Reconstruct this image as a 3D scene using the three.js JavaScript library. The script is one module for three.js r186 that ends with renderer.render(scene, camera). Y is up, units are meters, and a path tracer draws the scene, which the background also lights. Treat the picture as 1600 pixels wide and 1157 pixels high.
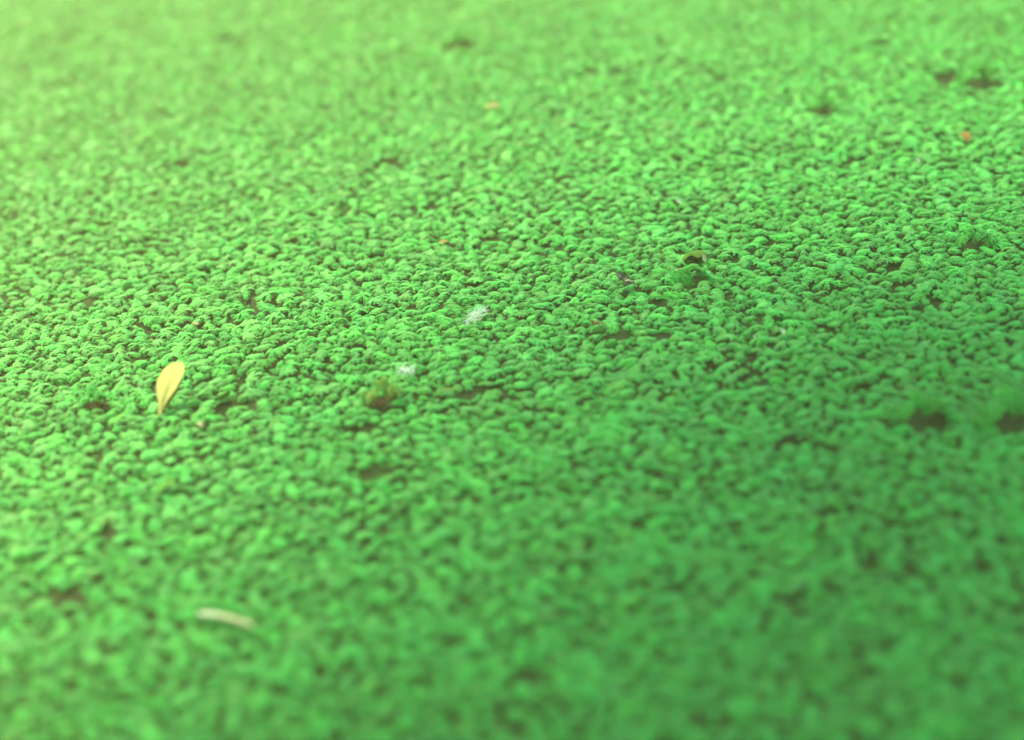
import * as THREE from 'three';
import { ImprovedNoise } from 'three/addons/math/ImprovedNoise.js';
import { mergeGeometries } from 'three/addons/utils/BufferGeometryUtils.js';

// ------------------------------------------------------------------ camera, sky, sun, exposure
const scene = new THREE.Scene();
const camera = new THREE.PerspectiveCamera(20.49, 1024 / 740, 0.02, 200);
camera.position.set(0, 0.5103, 0);
camera.rotation.order = 'YXZ';
camera.rotation.set(THREE.MathUtils.degToRad(-25), 0, THREE.MathUtils.degToRad(-5.7));   // hand-held: the horizon rises to the right
camera.focus = 1.303;
camera.userData.fStop = 3.0;
scene.add(camera);

const renderer = new THREE.WebGLRenderer({ antialias: true });
renderer.toneMapping = THREE.LinearToneMapping;
renderer.toneMappingExposure = 6.8;
renderer.shadowMap.enabled = true;

const SUN = new THREE.Vector3(-0.37, 0.766, -0.53).normalize();     // hazy sun beyond the upper left corner
{
  const w = 256, h = 128, d = new Float32Array(w * h * 4);
  for (let j = 0; j < h; j++) for (let i = 0; i < w; i++) {
    const lat = ((j + 0.5) / h - 0.5) * Math.PI, lon = ((i + 0.5) / w - 0.5) * 2 * Math.PI;
    const x = Math.cos(lat) * Math.cos(lon), y = Math.sin(lat), z = Math.cos(lat) * Math.sin(lon);
    const c = x * SUN.x + y * SUN.y + z * SUN.z, g = Math.exp((c - 1) * 5), up = Math.max(0, y);
    const k = 4 * (j * w + i);
    d[k] = 0.12 + 0.04 * up + 0.60 * g;
    d[k + 1] = 0.38 + 0.08 * up + 0.52 * g;
    d[k + 2] = 0.40 + 0.12 * up + 0.30 * g;
    d[k + 3] = 1;
  }
  const sky = new THREE.DataTexture(d, w, h, THREE.RGBAFormat, THREE.FloatType);
  sky.mapping = THREE.EquirectangularReflectionMapping;
  sky.magFilter = THREE.LinearFilter; sky.minFilter = THREE.LinearFilter; sky.needsUpdate = true;
  scene.background = sky; scene.environment = sky;
}
const sun = new THREE.DirectionalLight(new THREE.Color(1.0, 0.84, 0.40), 5.0);
sun.position.copy(SUN).multiplyScalar(8); sun.target.position.set(0, 0, -1);
sun.castShadow = true; sun.shadow.radius = 20; sun.shadow.mapSize.set(2048, 2048);
Object.assign(sun.shadow.camera, { left: -3, right: 3, top: 3, bottom: -3, near: 0.5, far: 20 });
scene.add(sun, sun.target);
scene.fog = new THREE.FogExp2(new THREE.Color(1.0, 0.92, 0.36), 0.056);

// ------------------------------------------------------------------ helpers
let seed = 20241;
const rnd = () => { seed = (seed + 0x6D2B79F5) | 0; let t = Math.imul(seed ^ (seed >>> 15), 1 | seed); t = (t + Math.imul(t ^ (t >>> 7), 61 | t)) ^ t; return ((t ^ (t >>> 14)) >>> 0) / 4294967296; };
const rr = (a, b) => a + (b - a) * rnd();
const V = (x, y, z) => new THREE.Vector3(x, y, z);
const noise = new ImprovedNoise();
const N = (x, z, s, o = 0) => noise.noise(x * s + 7.3, o, z * s + 3.1);
const mm = 0.001;
// the floating mat rides on the water and is gently rumpled where wind has pushed it together
const mat = (x, z) => mm * (1.6 * N(x, z, 7, 0.4) + 2.6 * Math.max(0, N(x * 0.55, z * 1.2, 12, 4.2)) + 0.8 * N(x, z, 40, 8.6));
const names = new Map();
function numbered(n) { const k = names.get(n) || 0; names.set(n, k + 1); return k ? `${n}_${String(k).padStart(3, '0')}` : n; }
function tag(o, label, category, group) { o.userData.label = label; o.userData.category = category; if (group) o.userData.group = group; return o; }
function thing(name, label, category, pos, turn = 0, group) {
  const o = new THREE.Group(); o.name = numbered(name); o.position.copy(pos); o.rotation.y = turn; scene.add(o);
  return tag(o, label, category, group);
}
function part(name, geometry, material, parent) {
  const m = new THREE.Mesh(geometry, material); m.name = name; m.castShadow = m.receiveShadow = true; (parent || scene).add(m); return m;
}
function std(r, g, b, rough = 0.6, extra = {}) { return new THREE.MeshPhysicalMaterial({ color: new THREE.Color().setRGB(r, g, b), roughness: rough, side: THREE.DoubleSide, ...extra }); }

// ------------------------------------------------------------------ water
function waterTexture() {
  const n = 512, d = new Uint8Array(n * n * 4);
  for (let j = 0; j < n; j++) for (let i = 0; i < n; i++) {
    const a = 2 * Math.PI * i / n, b = 2 * Math.PI * j / n;
    let v = 0, amp = 1;
    for (const s of [1.2, 2.9, 6.3, 12.1]) { v += amp * noise.noise(Math.cos(a) * s + 5 + Math.cos(b) * s * 0.7, Math.sin(a) * s + Math.sin(b) * s * 0.7, Math.cos(b) * s + 2 * Math.sin(b) * s); amp *= 0.7; }
    const speck = rnd() < 0.05 ? 0.5 * rnd() : 0, t = THREE.MathUtils.clamp(0.5 + 0.4 * v + speck, 0, 1), k = 4 * (j * n + i);
    d[k] = 4 + 22 * t * t; d[k + 1] = 15 + 38 * t * t; d[k + 2] = 4 + 9 * t * t; d[k + 3] = 255;
  }
  const t = new THREE.DataTexture(d, n, n); t.colorSpace = THREE.SRGBColorSpace; t.wrapS = t.wrapT = THREE.RepeatWrapping; t.magFilter = THREE.LinearFilter; t.minFilter = THREE.LinearMipmapLinearFilter; t.generateMipmaps = true; t.needsUpdate = true;
  return t;
}
{
  const g = new THREE.PlaneGeometry(40, 40, 1, 1); g.rotateX(-Math.PI / 2);
  const uv = g.attributes.uv; for (let i = 0; i < uv.count; i++) uv.setXY(i, uv.getX(i) * 40 / 0.16, uv.getY(i) * 40 / 0.16);
  const m = std(1, 1, 1, 0.6, { map: waterTexture(), ior: 1.33, specularIntensity: 0.2 });
  const w = part('pond_water', g, m); w.position.set(0, -0.0015, -4);
  w.userData = { kind: 'structure', label: 'still olive brown pond water showing through gaps in the green mat' };
}

// ------------------------------------------------------------------ azolla fronds
// One scale leaf: a small cupped cap, thicker in the middle, its tip pointing along dir.
function cap(out, p, dir, nor, len, wid, tint) {
  const side = V().crossVectors(dir, nor).normalize(), base = out.p.length / 3, seg = 6;
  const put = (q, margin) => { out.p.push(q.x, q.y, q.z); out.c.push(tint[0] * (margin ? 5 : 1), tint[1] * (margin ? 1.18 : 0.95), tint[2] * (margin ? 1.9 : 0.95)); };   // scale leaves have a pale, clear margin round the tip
  put(p.clone().addScaledVector(nor, wid * 0.5).addScaledVector(dir, len * 0.06));
  for (const [rad, lift] of [[0.62, 0.30], [1, -0.14]]) for (let i = 0; i < seg; i++) {
    const a = (i + (rad < 1 ? 0.5 : 0)) / seg * Math.PI * 2, ca = Math.cos(a), sa = Math.sin(a);
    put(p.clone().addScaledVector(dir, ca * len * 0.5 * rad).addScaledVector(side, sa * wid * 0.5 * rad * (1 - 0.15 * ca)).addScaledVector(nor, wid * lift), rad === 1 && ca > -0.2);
  }
  for (let i = 0; i < seg; i++) {
    const a = base + 1 + i, b = base + 1 + (i + 1) % seg, c = base + 1 + seg + i, d = base + 1 + seg + (i + 1) % seg;
    out.i.push(base, b, a, a, d, c, a, b, d);
  }
}
// A frond: lobes that fan out from one point, fork once, and droop over the rim; each is roofed with two rows of scale leaves.
function frond(o) {
  const out = { p: [], i: [], c: [] }, R = o.radius, leaf = 1.35 * mm;
  const along = (at, size, n, u0 = 0) => {
    let prev = null;
    for (let k = 0; k <= n; k++) {
      const u = u0 + (1 - u0) * k / n, p = at(u), q = at(Math.min(1, u + 0.06)), dir = u < 0.96 || !prev ? q.clone().sub(p).normalize() : prev; prev = dir;
      const side = V(-dir.z, 0, dir.x).normalize(), nor = V().crossVectors(side, dir).normalize(); if (nor.y < 0) nor.negate();
      const t = () => { const s = rr(0.84, 1.14), y = rnd() < 0.025 ? rr(5, 14) : rr(0.8, 1.6); return [s * y, s * (y > 4 ? 0.9 : 1), s * rr(0.8, 1.2)]; };
      for (const s of [-1, 1]) {
        const d = dir.clone().addScaledVector(side, s * rr(0.4, 0.8)).normalize(), pp = p.clone().addScaledVector(side, s * 0.44 * mm * size).addScaledVector(dir, (s > 0 ? 0.4 : 0) * mm).addScaledVector(nor, rr(-0.12, 0.15) * mm);
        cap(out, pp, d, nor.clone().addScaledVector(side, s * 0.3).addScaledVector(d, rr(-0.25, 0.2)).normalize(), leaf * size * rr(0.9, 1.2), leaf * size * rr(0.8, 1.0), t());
      }
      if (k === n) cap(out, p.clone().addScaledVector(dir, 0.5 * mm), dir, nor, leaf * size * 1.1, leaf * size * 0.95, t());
    }
  };
  const n = o.lobes;
  for (let k = 0; k < n; k++) {
    const phi = (k + rr(-0.22, 0.22)) / n * Math.PI * 2, Rk = R * (0.80 + 0.20 * Math.cos(2 * (phi - o.axis))) * (1 - 0.6 * Math.max(0, Math.cos(phi - o.axis - o.notch)) ** 6) * rr(0.74, 1.14);
    const hk = o.rise * rr(0.7, 1.28), fork = rr(0.14, 0.26), droop = o.droop * rr(0.75, 1.15), pw = rr(3.0, 5.5), c0 = V(o.off * Math.cos(o.axis), 0, o.off * Math.sin(o.axis));
    const at = (s) => (u) => {
      const a = phi + s * fork * Math.max(0, u - 0.35) * 1.6, r = Rk * u, y = hk * (0.86 + 0.14 * Math.sin(u * 2.6)) - droop * Math.pow(u, pw);
      return V(c0.x * (1 - u) + Math.cos(a) * r, Math.max(-0.6 * mm, y), c0.z * (1 - u) + Math.sin(a) * r);
    };
    const steps = Math.max(3, Math.round(Rk * 1.15 / (0.95 * mm)));
    along(at(-1), rr(0.9, 1.12), steps, 0.04); along(at(1), rr(0.9, 1.12), Math.round(steps * 0.65), 0.4);
  }
  const g = new THREE.BufferGeometry();
  g.setAttribute('position', new THREE.Float32BufferAttribute(out.p, 3)); g.setAttribute('color', new THREE.Float32BufferAttribute(out.c, 3));
  g.setIndex(out.i); g.computeVertexNormals();
  return g;
}
const frondMaterial = new THREE.MeshPhysicalMaterial({ color: new THREE.Color().setRGB(0.002, 0.225, 0.028), vertexColors: true, roughness: 0.48, specularIntensity: 0.5, side: THREE.DoubleSide, transmission: 0.3, thickness: 0, ior: 1.4 });
const variants = [];
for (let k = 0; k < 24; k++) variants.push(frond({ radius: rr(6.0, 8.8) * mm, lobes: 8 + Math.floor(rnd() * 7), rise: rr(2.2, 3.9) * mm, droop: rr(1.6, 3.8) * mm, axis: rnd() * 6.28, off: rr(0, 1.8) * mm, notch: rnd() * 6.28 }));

// places where the mat has opened and the water shows: [x, z, half length, half width, turn]
const gaps = [
  [0.0383, -1.2796, 0.015, 0.008, 0.1], [0.0656, -1.1262, 0.012, 0.011, 0], [0.0867, -1.1239, 0.009, 0.009, 0], [0.1299, -1.0737, 0.010, 0.009, 0], [0.1161, -1.0680, 0.007, 0.007, 0],
  [-0.0884, -1.2506, 0.012, 0.007, 0.4], [-0.0401, -0.8080, 0.013, 0.008, 0], [-0.0048, -0.7696, 0.009, 0.010, 0.6], [-0.0890, -1.0309, 0.011, 0.009, 0], [-0.1626, -0.9290, 0.011, 0.006, 0],
  [-0.2361, -0.8330, 0.009, 0.007, 0], [-0.2304, -0.8845, 0.010, 0.006, 0], [0.1277, -1.3055, 0.009, 0.007, 0], [0.1721, -1.2486, 0.012, 0.006, 0.2], [0.2454, -1.1596, 0.012, 0.007, 0.1], [0.0530, -0.8899, 0.010, 0.007, 0], [0.1483, -0.8899, 0.009, 0.007, 0.3],
];
function inGap(x, z) {
  for (const [gx, gz, a, b, t] of gaps) {
    const dx = x - gx, dz = z - gz; if (dx * dx + dz * dz > 0.0009) continue;
    const u = dx * Math.cos(t) - dz * Math.sin(t), v = dx * Math.sin(t) + dz * Math.cos(t);
    if ((u / (0.6 * a + 0.002)) ** 2 + (v / (0.5 * b + 0.002)) ** 2 < 1) return true;
  }
  return false;
}
const keepOut = [
  [-0.0751, -1.0650, 0.012], [0.2167, -0.9783, 0.014], [0.2614, -0.9644, 0.014], [0.3022, -1.2123, 0.012], [0.1169, -1.1995, 0.010], [0.1249, -1.2299, 0.008],
  [0.3867, -1.5339, 0.016], [0.2583, -1.5065, 0.012], [-0.0195, -1.7849, 0.014], [0.0861, -1.1965, 0.006], [-0.1710, -1.0827, 0.006], [-0.2488, -1.1004, 0.008],
];   // where proud clumps and litter press the mat down: [x, z, radius]
function carpet() {
  const root = new THREE.Group(); root.name = 'azolla_carpet'; root.userData = { kind: 'stuff', label: 'dense floating mat of bright green mosquito fern covering the pond', category: 'floating fern' };
  scene.add(root);
  const cell = 0.0125, grid = new Map(), key = (i, j) => i * 100003 + j, list = variants.map(() => []);
  const X0 = -1.2, X1 = 1.15, Z0 = -2.85, Z1 = -0.35;
  const M = new THREE.Matrix4(), Q = new THREE.Quaternion(), Q2 = new THREE.Quaternion(), E = new THREE.Euler();
  const tries = Math.round((X1 - X0) * (Z1 - Z0) * 190000);
  for (let k = 0; k < tries; k++) {
    const x = rr(X0, X1), z = rr(Z0, Z1), late = k / tries;
    const open = N(x, z, 30, 20.5) + 0.6 * N(x, z, 75, 31.5);
    if (open > 0.74 || inGap(x, z)) continue;
    const s = late < 0.25 ? rr(0.62, 1.04) : late < 0.6 ? rr(0.42, 0.68) : rr(0.2, 0.42), R = 6.8 * mm * s;
    const ci = Math.floor(x / cell), cj = Math.floor(z / cell);
    let ok = true;
    for (let i = ci - 1; i <= ci + 1 && ok; i++) for (let j = cj - 1; j <= cj + 1 && ok; j++) for (const q of grid.get(key(i, j)) || []) if ((q[0] - x) ** 2 + (q[1] - z) ** 2 < ((q[2] + R) * (0.70 + 0.12 * open)) ** 2) { ok = false; break; }
    for (const [kx, kz, kr] of keepOut) if ((kx - x) ** 2 + (kz - z) ** 2 < kr * kr) { ok = false; break; }
    if (!ok) continue;
    const c = key(ci, cj); if (!grid.has(c)) grid.set(c, []); grid.get(c).push([x, z, R]);
    const v = Math.floor(rnd() * variants.length);
    const e = 0.004, nx = (mat(x - e, z) - mat(x + e, z)) / (2 * e), nz = (mat(x, z - e) - mat(x, z + e)) / (2 * e);
    Q.setFromUnitVectors(V(0, 1, 0), V(nx, 1, nz).normalize());
    E.set(rr(-0.2, 0.2), rr(0, Math.PI * 2), rr(-0.2, 0.2), 'YXZ'); Q2.setFromEuler(E); Q.multiply(Q2);
    M.compose(V(x, mat(x, z) + rr(-0.4, 0.8) * mm, z), Q, V(s, (0.18 + 0.44 * s) * rr(0.75, 1.25), s));
    const patch = 0.5 + 0.5 * N(x, z, 16, 50), b = rr(0.72, 1.18), warm = rnd() < 0.06 ? rr(2, 4.5) : rr(0.7, 2.2) * (0.8 + 0.4 * patch);
    list[v].push([M.clone(), b * warm, b * rr(0.93, 1.05), b * rr(0.75, 1.3) * (1.15 - 0.3 * patch)]);
  }
  let n = 0;
  list.forEach((l, v) => {
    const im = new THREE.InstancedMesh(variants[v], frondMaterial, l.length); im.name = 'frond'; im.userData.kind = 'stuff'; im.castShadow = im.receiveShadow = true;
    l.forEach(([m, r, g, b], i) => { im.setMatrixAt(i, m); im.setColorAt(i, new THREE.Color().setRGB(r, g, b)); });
    root.add(im); n += l.length;
  });
  console.log('fronds', n, 'tris per frond', variants.map((g) => g.index.count / 3).join(' '));
}
carpet();

// ------------------------------------------------------------------ bank, and an unseen tree added to shade the near right of the pond
{
  const g = new THREE.PlaneGeometry(40, 10, 80, 24); g.rotateX(-Math.PI / 2);
  const p = g.attributes.position;
  for (let i = 0; i < p.count; i++) { const x = p.getX(i), z = p.getZ(i), u = THREE.MathUtils.clamp((4.6 - z + 0.5 * N(x, 0, 0.5)) / 1.6, -0.3, 1); p.setY(i, 0.55 * u * u * Math.sign(u) + 0.05 * N(x, z, 1.7) * Math.max(0, u)); }
  g.computeVertexNormals();
  const b = part('bank', g, std(0.05, 0.055, 0.022, 0.95)); b.position.set(0, -0.02, -9.2); b.userData = { kind: 'structure', label: 'low earth bank beyond the pond' };
}
function tube(pts, r0, r1, n = 10) {
  const c = new THREE.CatmullRomCurve3(pts), g = new THREE.TubeGeometry(c, 24, 1, n), p = g.attributes.position;
  for (let i = 0; i < p.count; i++) { const u = Math.floor(i / (n + 1)) / 24, q = c.getPointAt(u), r = r0 + (r1 - r0) * u; p.setXYZ(i, q.x + (p.getX(i) - q.x) * r, q.y + (p.getY(i) - q.y) * r, q.z + (p.getZ(i) - q.z) * r); }
  g.computeVertexNormals(); return g;
}
{
  const C = V(0.46, 0, -0.26).addScaledVector(SUN, 1.7 / SUN.y), t = thing('added_shade_tree', 'added leafy tree out of view, placed to shade the near right of the pond', 'tree', V(1.3, 0.1, -5.2));
  const c = C.clone().sub(t.position), bark = std(0.09, 0.07, 0.05, 0.9);
  part('trunk', mergeGeometries([tube([V(0, -0.3, 0), V(0.1, 0.9, 0.3), V(0.1, 1.7, 1.0), V(c.x * 0.6, c.y - 0.15, c.z * 0.62), c.clone().add(V(0, -0.1, 0))], 0.15, 0.03), tube([V(0.1, 1.5, 0.8), V(0.3, 2.3, 0.7), V(0.3, 3.2, 0.4)], 0.08, 0.02), tube([V(c.x * 0.6, c.y - 0.15, c.z * 0.62), V(c.x * 0.6 + 0.3, c.y - 0.1, c.z * 0.8), V(c.x + 0.3, c.y + 0.1, c.z + 0.2)], 0.05, 0.012)]), bark, t);
  const leaf = new THREE.BufferGeometry(), pos = [0, 0, 0], idx = [];
  for (let k = 0; k <= 6; k++) { const u = k / 6, w = 0.032 * Math.sin(Math.PI * Math.pow(u, 0.8)); pos.push(-w, 0.012 * Math.sin(u * 3), u * 0.11, w, 0.012 * Math.sin(u * 3), u * 0.11); if (k) idx.push(2 * k - 1, 2 * k + 1, 2 * k, 2 * k, 2 * k + 1, 2 * k + 2); }
  leaf.setAttribute('position', new THREE.Float32BufferAttribute(pos, 3)); leaf.setIndex(idx); leaf.computeVertexNormals();
  const n = 7000, im = new THREE.InstancedMesh(leaf, std(0.035, 0.10, 0.02, 0.5, { transmission: 0.35, thickness: 0 }), n); im.name = 'crown'; im.userData.kind = 'stuff'; im.castShadow = true;
  const clumps = []; for (let k = 0; k < 60; k++) { const a = rnd() * 6.28, r = Math.pow(rnd(), 0.8) * 0.5; clumps.push([k < 50 ? V(c.x + r * Math.cos(a), c.y + rr(-0.12, 0.15), c.z + r * Math.sin(a)) : V(0.3 + 0.7 * Math.cos(a), 3.1 + rr(-0.4, 0.5), 0.4 + 0.7 * Math.sin(a)), rr(0.16, 0.26)]); }
  const M = new THREE.Matrix4(), Q = new THREE.Quaternion(), E = new THREE.Euler();
  for (let i = 0; i < n; i++) {
    const [q, r] = clumps[i % clumps.length], d = V(rr(-1, 1), rr(-1, 1), rr(-1, 1)); if (d.length() > 1) d.normalize();
    E.set(rr(-0.9, 0.9), rnd() * 6.28, rr(-0.7, 0.7), 'YXZ'); const s = rr(0.7, 1.3);
    im.setMatrixAt(i, M.compose(q.clone().addScaledVector(d, r), Q.setFromEuler(E), V(s, s, s))); im.setColorAt(i, new THREE.Color().setRGB(rr(0.8, 1.4), rr(0.85, 1.15), rr(0.7, 1.2)));
  }
  t.add(im);
}

// ------------------------------------------------------------------ clumps of fern that stand proud of the mat
const onMat = (x, z, lift = 3.4 * mm) => V(x, mat(x, z) + lift, z);
const tinted = (r, g, b) => { const m = frondMaterial.clone(); m.color.setRGB(r, g, b); return m; };
const freshGreen = tinted(0.004, 0.215, 0.020), yellowing = tinted(0.035, 0.17, 0.012), hollowBrown = tinted(0.055, 0.042, 0.016);  // the brown one colours a small frond set low inside a hollow
function clump(label, x, z, turn, fronds) {
  const t = thing('fern_clump', label, 'fern clump', V(x, mat(x, z), z), turn, undefined);
  fronds.forEach(([dx, dy, dz, tx, ty, tz, s, m, v], i) => {
    const f = part('frond', variants[v ?? (i * 5 + 3) % variants.length], m || frondMaterial, t);
    f.position.set(dx * mm, dy * mm, dz * mm); f.rotation.order = 'YXZ'; f.rotation.set(tx, ty, tz); f.scale.setScalar(s);
  });
  return t;
}
freshGreen.specularIntensity = 0.45;
// each frond: x, y, z in millimetres from the clump's foot, then tilt, turn, roll, size, material
clump('yellowing bent fern clump arched over a dark brown hollow, left of centre', -0.0751, -1.0650, 0, [[-6,5.5,0,-0.15,0,0.72,0.95,yellowing,3],[6,6.3,-1,-0.15,2,-0.72,0.95,yellowing,12],[0,8.53,-5,0.75,1,0,0.85,yellowing,5],[-9.0,4.4,-4,0.2,4,0.9,0.76,yellowing,7],[9,1.5,4,0.35,2,-0.3,0.9,frondMaterial,7],[-2,0.2,-1,0,1,0,0.5,hollowBrown,9]]);
clump('green fern hump over a dark hollow, left of the two near the right edge', 0.2167, -0.9783, 0, [[-8,5.0,0,-0.15,0,0.72,1.15,freshGreen,3],[8,5.8,-1,-0.15,2,-0.72,1.15,freshGreen,12],[0,7.75,-5,0.75,1,0,1.03,freshGreen,5],[-12.0,4.0,-4,0.2,4,0.9,0.92,freshGreen,7],[-15,2.5,0,0.2,4,0.5,0.9,freshGreen,8],[14,2,-2,0.1,1,-0.5,0.9,frondMaterial,0]]);
clump('tall green fern hump over a black hollow at the right edge', 0.2614, -0.9644, 0, [[-8,7.5,0,-0.15,0,0.72,1.25,freshGreen,3],[8,8.3,-1,-0.15,2,-0.72,1.25,freshGreen,12],[0,11.62,-5,0.75,1,0,1.12,freshGreen,5],[-12.0,6.0,-4,0.2,4,0.9,1.00,freshGreen,7],[-15,3,1,0.3,3,0.5,1.0,freshGreen,10]]);
clump('curved fern arching low over a long dark slit near the right edge', 0.3022, -1.2123, 0, [[-6,3.2,0,-0.15,0,0.72,0.95,freshGreen,3],[6,4.0,-1,-0.15,2,-0.72,0.95,frondMaterial,12],[0,4.96,-5,0.75,1,0,0.85,freshGreen,5],[-9.0,2.6,-4,0.2,4,0.9,0.76,frondMaterial,7],[12,1.5,1,-0.1,2,-0.4,0.8,frondMaterial,9]]);
clump('fresh green fern clump standing upright below the dark husk, right of centre', 0.1169, -1.1995, 0, [[-2,3,-1,0.85,0,0.1,1.0,freshGreen,14],[6,4,-2,0.8,2,-0.2,1.0,freshGreen,1],[2,6,-4,0.4,4,0,0.8,freshGreen,11],[11,2.4,0,0,1,-0.8,0.7,frondMaterial,8],[-8,2.2,0,0,1,0.8,0.7,frondMaterial,5]]);
clump('tall fern lump with dark hollow far out by the upper right edge', 0.3867, -1.5339, 0, [[-8,7.5,0,-0.15,0,0.72,1.25,freshGreen,3],[8,8.3,-1,-0.15,2,-0.72,1.25,freshGreen,12],[0,11.62,-5,0.75,1,0,1.12,freshGreen,5],[-12.0,6.0,-4,0.2,4,0.9,1.00,freshGreen,7],[0,12,-3,0.3,4,0,1.0,freshGreen,3],[-16,3,1,0.2,1,0.5,1.0,freshGreen,7]]);
clump('small fern lump with a dark hole far out, left of the upper right corner', 0.2583, -1.5065, 0, [[-5,5.5,0,-0.15,0,0.72,0.9,freshGreen,3],[5,6.3,-1,-0.15,2,-0.72,0.9,freshGreen,12],[0,8.53,-5,0.75,1,0,0.81,freshGreen,5],[-7.5,4.4,-4,0.2,4,0.9,0.72,freshGreen,7]]);
clump('fern lump with dark hollow in the distance, near the middle of the top edge', -0.0195, -1.7849, 0, [[-6,5.5,0,-0.15,0,0.72,1.0,freshGreen,3],[6,6.3,-1,-0.15,2,-0.72,1.0,freshGreen,12],[0,8.53,-5,0.75,1,0,0.90,freshGreen,5],[-9.0,4.4,-4,0.2,4,0.9,0.80,freshGreen,7]]);
clump('bulging fern frond over a brown hole, left of the yellow leaf', -0.2488, -1.1004, 0, [[-4,4.2,0,-0.15,0,0.72,0.85,frondMaterial,3],[4,5.0,-1,-0.15,2,-0.72,0.85,frondMaterial,12],[0,6.51,-5,0.75,1,0,0.77,frondMaterial,5],[-6.0,3.4,-4,0.2,4,0.9,0.68,frondMaterial,7],[0,0,-2,0,3,0,0.5,hollowBrown,1]]);

// ------------------------------------------------------------------ litter on the mat
// A thin curled blade: outline(u) gives the half width, curl bends it along its length, cup across it.
function blade(L, W, outline, { curl = 0, cup = 0, twist = 0, thick = 0.25 * mm, ruffle = 0, lean = 0, nu = 28, nv = 12 } = {}) {
  const p = [], idx = [], put = (top) => {
    for (let i = 0; i <= nu; i++) for (let j = 0; j <= nv; j++) {
      const u = i / nu, v = 2 * j / nv - 1, w = outline(u) * W, a = curl * (u - 0.15), s = L * u;
      const y0 = Math.abs(curl) > 0.01 ? L / curl * (Math.cos(a * 0) - Math.cos(curl * u)) : 0, z0 = Math.abs(curl) > 0.01 ? L / curl * Math.sin(curl * u) : s;
      const tw = twist * u, x = w * v + lean * L * u * u, h = cup * w * v * v + ruffle * Math.sin(u * 17 + v * 2) * v * v + (top ? thick / 2 : -thick / 2) * (1 - v * v * 0.8);
      p.push(x * Math.cos(tw) - h * Math.sin(tw), y0 + x * Math.sin(tw) + h * Math.cos(tw), -z0);
    }
  };
  put(true); put(false);
  const row = nv + 1, half = (nu + 1) * row;
  for (let i = 0; i < nu; i++) for (let j = 0; j < nv; j++) { const a = i * row + j, b = a + 1, c = a + row, d = c + 1; idx.push(a, b, c, b, d, c, half + a, half + c, half + b, half + b, half + c, half + d); }
  for (let i = 0; i < nu; i++) for (const j of [0, nv]) { const a = i * row + j, c = a + row; idx.push(a, c, half + a, c, half + c, half + a); }
  const g = new THREE.BufferGeometry(); g.setAttribute('position', new THREE.Float32BufferAttribute(p, 3)); g.setIndex(idx); g.computeVertexNormals(); return g;
}
const path = (pts, r0, r1, n = 8) => tube(pts.map((q) => V(q[0] * mm, q[1] * mm, q[2] * mm)), r0 * mm, r1 * mm, n);
const thin = (r, g, b, rough = 0.6, tr = 0.25) => std(r, g, b, rough, { transmission: tr, thickness: 0, specularIntensity: 0.3, ior: 1.35 });
{ // the yellow leaf
  const t = thing('yellow_leaf', 'pale yellow spoon shaped fallen leaf lying tilted on the green mat', 'leaf', onMat(-0.2064, -1.0774, 2.4 * mm), -0.36);
  const shape = (u) => { const b = u < 0.14 ? 0.12 + 0.8 * u : 0.232 + 0.768 * Math.pow(Math.sin(Math.PI / 2 * Math.min(1, (u - 0.14) / 0.5)), 1.25); return b * (u > 0.72 ? Math.sqrt(Math.max(0, 1 - Math.pow((u - 0.72) / 0.284, 2.2))) : 1); };
  const bl = part('blade', blade(34 * mm, 7.7 * mm, shape, { curl: -0.42, cup: 0.08, twist: 0.12, thick: 0.5 * mm, lean: 0.08, nu: 44 }), thin(0.24, 0.232, 0.088, 0.7), t); bl.rotation.x = 0.86;
  const rib = part('midrib', path([[0.1, 0.3, -2], [0.6, 0, -12], [1.5, -1.5, -22], [2.4, -4.2, -33]], 0.28, 0.1), thin(0.235, 0.226, 0.084), t); rib.rotation.x = 0.86;
  const fold = part('folded_edge', blade(20 * mm, 1.5 * mm, (u) => Math.sin(Math.PI * Math.pow(u, 0.8)) * 0.9 + 0.05, { curl: 0.5, cup: 0.5, twist: 0.5, thick: 0.4 * mm }), thin(0.187, 0.13, 0.0208), t); fold.position.set(0.9 * mm, 0.8 * mm, -2 * mm); fold.rotation.set(0.5, -0.42, 0);
  part('stalk', path([[0.2, 0.6, -1.5], [-0.2, -0.1, 0.4], [-0.7, -0.9, 2]], 0.6, 0.35), thin(0.198, 0.14, 0.0312), t);
}
function fluff(label, x, z, w, d, h, n, lift) {
  const gs = [];
  for (let k = 0; k < n; k++) {
    const a = rnd() * 6.28, r = Math.sqrt(rnd()), pts = [];
    let q = V(Math.cos(a) * r * w * 0.5, rr(0, h), Math.sin(a) * r * d * 0.5), dir = V(rr(-0.5, 0.5) * w, rr(-0.3, 0.3) * h, (rnd() < 0.5 ? -1 : 1) * d).normalize();
    for (let i = 0; i < 5; i++) { pts.push(q.clone()); q = q.clone().addScaledVector(dir, rr(0.08, 0.2) * w); q.y = Math.max(-0.8 * mm, q.y); dir.add(V(rr(-0.45, 0.45), rr(-0.3, 0.2), rr(-0.45, 0.45))).normalize(); }
    const c = new THREE.CatmullRomCurve3(pts); gs.push(new THREE.TubeGeometry(c, 10, rr(0.03, 0.08) * mm, 4));
  }
  const m = part(numbered('seed_fluff'), mergeGeometries(gs), thin(0.50, 0.58, 0.64, 0.6, 0.3)); m.position.copy(onMat(x, z, lift)); tag(m, label, 'seed fluff'); return m;
}
fluff('larger wispy white tuft of seed fluff caught on the mat near the centre', -0.0186, -1.1692, 0.010, 0.021, 0.0026, 180, 3.6 * mm).rotation.y = -0.5;
fluff('smaller dense white tuft of seed fluff, below and left of the wispy one', -0.0622, -1.0987, 0.010, 0.007, 0.002, 95, 3.8 * mm);

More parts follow.
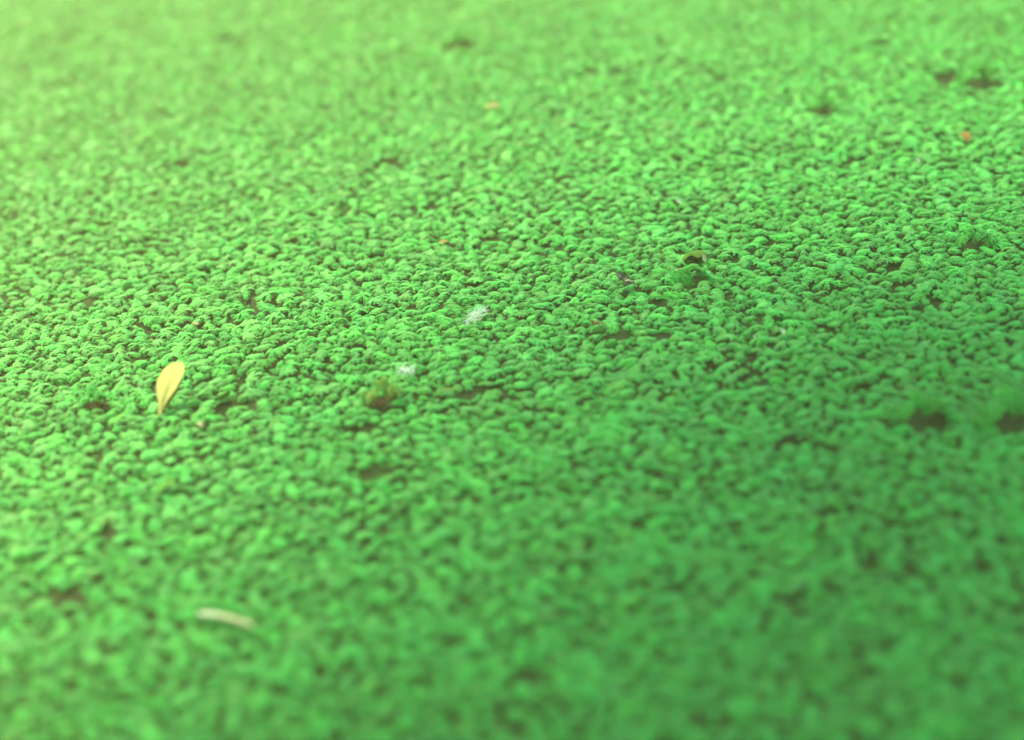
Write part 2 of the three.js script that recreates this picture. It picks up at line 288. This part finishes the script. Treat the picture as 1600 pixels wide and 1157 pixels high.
function litter(name, label, category, x, z, geometry, material, turn = 0, tilt = 0, roll = 0, lift = 3.6 * mm) {
  const m = part(numbered(name), geometry, material); m.position.copy(onMat(x, z, lift)); m.rotation.order = 'YXZ'; m.rotation.set(tilt, turn, roll); return tag(m, label, category);
}
const oval = (u) => Math.pow(Math.sin(Math.PI * Math.min(0.999, Math.max(0.001, u))), 0.6), lance = (u) => Math.sin(Math.PI * Math.pow(u, 0.75));
{ // grey crumpled scrap
  const t = thing('dead_leaf_scrap', 'crumpled grey brown dead leaf scrap lying right of the centre', 'leaf scrap', onMat(0.0826, -1.1944, 4.4 * mm), 1.3);
  const a = part('crumpled_blade', blade(14 * mm, 4.0 * mm, (u) => oval(u) * (1 + 0.25 * Math.sin(u * 23)), { curl: 0.7, cup: 0.5, ruffle: 0.8 * mm, thick: 0.3 * mm }), std(0.02, 0.018, 0.016, 0.9), t); a.rotation.x = 0.15;
  const b = part('torn_flap', blade(7 * mm, 2.0 * mm, (u) => oval(u) * (1 + 0.3 * Math.sin(u * 31)), { curl: -0.9, cup: -0.6, ruffle: 0.5 * mm }), std(0.09, 0.088, 0.08, 0.9), t); b.position.set(1.5 * mm, 1.2 * mm, -1 * mm); b.rotation.set(0.5, 0.7, 0.4);
  const c = part('curled_tip', blade(5 * mm, 1.1 * mm, lance, { curl: 1.2, cup: 0.6 }), std(0.16, 0.17, 0.17, 0.85), t); c.position.set(-1.5 * mm, 2.2 * mm, -9 * mm); c.rotation.set(0.7, -0.9, 0);
}
{ // hollow husk with a pale chip
  const t = thing('seed_husk', 'small open seed husk, olive outside and black inside, with white edge', 'seed husk', onMat(0.1249, -1.2299, 2.6 * mm), 0.1); t.scale.setScalar(1.2);
  const shell = new THREE.SphereGeometry(5.6 * mm, 36, 22, 0, Math.PI * 2, 0, Math.PI * 0.52), lining = new THREE.SphereGeometry(5.2 * mm, 36, 22, 0, Math.PI * 2, 0, Math.PI * 0.51);
  for (const g of [shell, lining]) { const p = g.attributes.position; for (let i = 0; i < p.count; i++) { const x = p.getX(i), y = p.getY(i), z = p.getZ(i), rim = 1 - y / (5.6 * mm), f = 1 + 0.22 * N(x * 170, z * 170, 1, y * 170) + 0.18 * rim * Math.sin(Math.atan2(z, x) * 3 + 0.7); p.setXYZ(i, x * f * 1.2, y * f * 0.9 - 0.9 * mm * rim * Math.cos(Math.atan2(z, x) * 5), z * f * 0.6); } g.rotateX(-1.0); g.computeVertexNormals(); }
  part('shell', shell, std(0.030, 0.075, 0.006, 0.8, { specularIntensity: 0.3 }), t); part('lining', lining, std(0.006, 0.005, 0.0025, 0.95, { specularIntensity: 0.1 }), t);
  const w = part('white_edge', blade(7 * mm, 1.3 * mm, lance, { curl: 0.9, cup: 0.4 }), thin(0.42, 0.41, 0.36), t); w.position.set(5.6 * mm, -1.2 * mm, 3.0 * mm); w.rotation.set(1.35, 0.2, 0.1);
}
litter('pale_scrap', 'torn white leaf scrap on the left shoulder of the upright fern clump', 'leaf scrap', 0.1095, -1.2033, blade(8 * mm, 1.9 * mm, (u) => oval(u) * (1 + 0.3 * Math.sin(u * 19)), { curl: -0.5, cup: 0.4, ruffle: 0.5 * mm }), thin(0.218, 0.218, 0.172), -1.35, 0.15, 0.2, 6.4 * mm);
litter('curled_blade', 'yellow green curled leaf blade just right of the yellowing clump', 'leaf', -0.0434, -1.0648, blade(16 * mm, 1.3 * mm, lance, { curl: -1.5, cup: 0.5 }), thin(0.0728, 0.125, 0.0156), -1.45, 0.7, 0.2, 3.2 * mm);
{ // straw
  const t = thing('straw_piece', 'blurred beige piece of dry straw lying in the near left of the mat', 'straw', onMat(-0.1465, -0.8361, 4.6 * mm), -0.42);
  part('stem', path([[-14.5, 0.6, 0], [-6, 1.2, -0.6], [2, 0.8, -0.2], [8, 0.2, 0.6]], 1.15, 1.0, 10), std(0.36, 0.32, 0.29, 0.7), t);
  part('sheath', path([[-1, 0.9, -0.3], [5, 0.7, 0.3], [11, -0.2, 0.8], [14.5, -0.9, 1.0]], 1.4, 0.9, 10), std(0.30, 0.28, 0.19, 0.7), t);
  part('joint', path([[-2.2, 1.0, -0.4], [-1.2, 0.95, -0.35], [-0.4, 0.9, -0.3]], 1.3, 1.4, 10), std(0.14, 0.11, 0.08, 0.8), t);
}
litter('orange_petal', 'small orange leaf scrap standing on the mat near the upper right', 'leaf scrap', 0.3446, -1.3986, blade(9 * mm, 3.2 * mm, oval, { curl: -0.6, cup: 0.3 }), thin(0.15, 0.075, 0.022), 0.2, 0.9, 0, 3 * mm);
litter('rusty_scrap', 'rusty orange dead fern scrap at the rim of an open water gap', 'leaf scrap', 0.0592, -1.1418, blade(10 * mm, 1.8 * mm, (u) => oval(u) * (1 + 0.3 * Math.sin(u * 21)), { curl: 0.6, cup: -0.4, ruffle: 0.6 * mm }), thin(0.09, 0.04, 0.012), 1.5, 0.1, 0.1, 3.0 * mm);
litter('amber_petal', 'amber orange petal on the mat above the wispy fluff', 'petal', -0.0348, -1.2995, blade(7 * mm, 2.0 * mm, oval, { curl: -0.7, cup: 0.4 }), thin(0.12, 0.08, 0.025), 1.3, 0.25, 0.2);
litter('pale_petal', 'pale peach petal lying far out above the centre', 'petal', 0.0117, -1.5869, blade(14 * mm, 3.4 * mm, oval, { curl: -0.4, cup: 0.3 }), thin(0.16, 0.14, 0.07), 1.4, 0.12, 0.1);
litter('small_green_leaf', 'narrow vivid green leaf lying below and left of the yellow leaf', 'leaf', -0.2348, -1.0687, blade(13 * mm, 1.9 * mm, lance, { curl: 0.5, cup: 0.3 }), thin(0.012, 0.17, 0.004), -1.05, 0.12, 0.1);
litter('small_green_leaf', 'blurred broad grass green leaf below the yellow leaf in the near left', 'leaf', -0.1983, -0.9782, blade(14 * mm, 3.4 * mm, oval, { curl: 0.4, cup: 0.3 }), thin(0.0182, 0.14, 0.00416), -1.2, 0.1, 0.2);
litter('cupped_leaf', 'dark cupped green leaf just right of the yellow leaf', 'leaf', -0.1747, -1.0827, blade(11 * mm, 3.4 * mm, oval, { curl: 1.1, cup: 0.9 }), thin(0.0156, 0.0884, 0.0104), -1.5, -0.25, 0.5, 4.6 * mm);
litter('pink_scrap', 'tiny pink brown scrap above the yellow leaf', 'leaf scrap', -0.1956, -1.2005, blade(4.5 * mm, 1.5 * mm, oval, { curl: -0.6, cup: 0.4 }), thin(0.177, 0.0988, 0.0624), 1, 0.4, 0);
litter('pink_scrap', 'tiny pale pink scrap below and right of the yellow leaf', 'leaf scrap', -0.1793, -1.0510, blade(5 * mm, 1.4 * mm, oval, { curl: -0.5, cup: 0.4 }), thin(0.17, 0.14, 0.11), 0.5, 0.5, 0);
litter('white_speck', 'tiny white petal speck right of centre, brighter of the close pair', 'petal', 0.1621, -1.0997, blade(3.6 * mm, 1.5 * mm, oval, { curl: 0.7, cup: 0.6 }), thin(0.312, 0.322, 0.27), 0.4, 0.4, 0);
litter('white_speck', 'tiny white petal speck right of centre, left one of the close pair', 'petal', 0.1457, -1.0972, blade(3.4 * mm, 1.3 * mm, oval, { curl: 0.7, cup: 0.6 }), thin(0.26, 0.291, 0.234), 1.4, 0.3, 0);
litter('white_speck', 'tiny white petal speck below the orange scrap in the upper right', 'petal', 0.3022, -1.3657, blade(4 * mm, 1.6 * mm, oval, { curl: 0.7, cup: 0.6 }), thin(0.312, 0.322, 0.291), 0.9, 0.4, 0);
litter('white_speck', 'tiny white petal speck above the dark open husk', 'petal', 0.1284, -1.3305, blade(5.5 * mm, 1.6 * mm, oval, { curl: 0.7, cup: 0.6 }), thin(0.302, 0.312, 0.286), 1.2, 0.3, 0);

renderer.render(scene, camera);
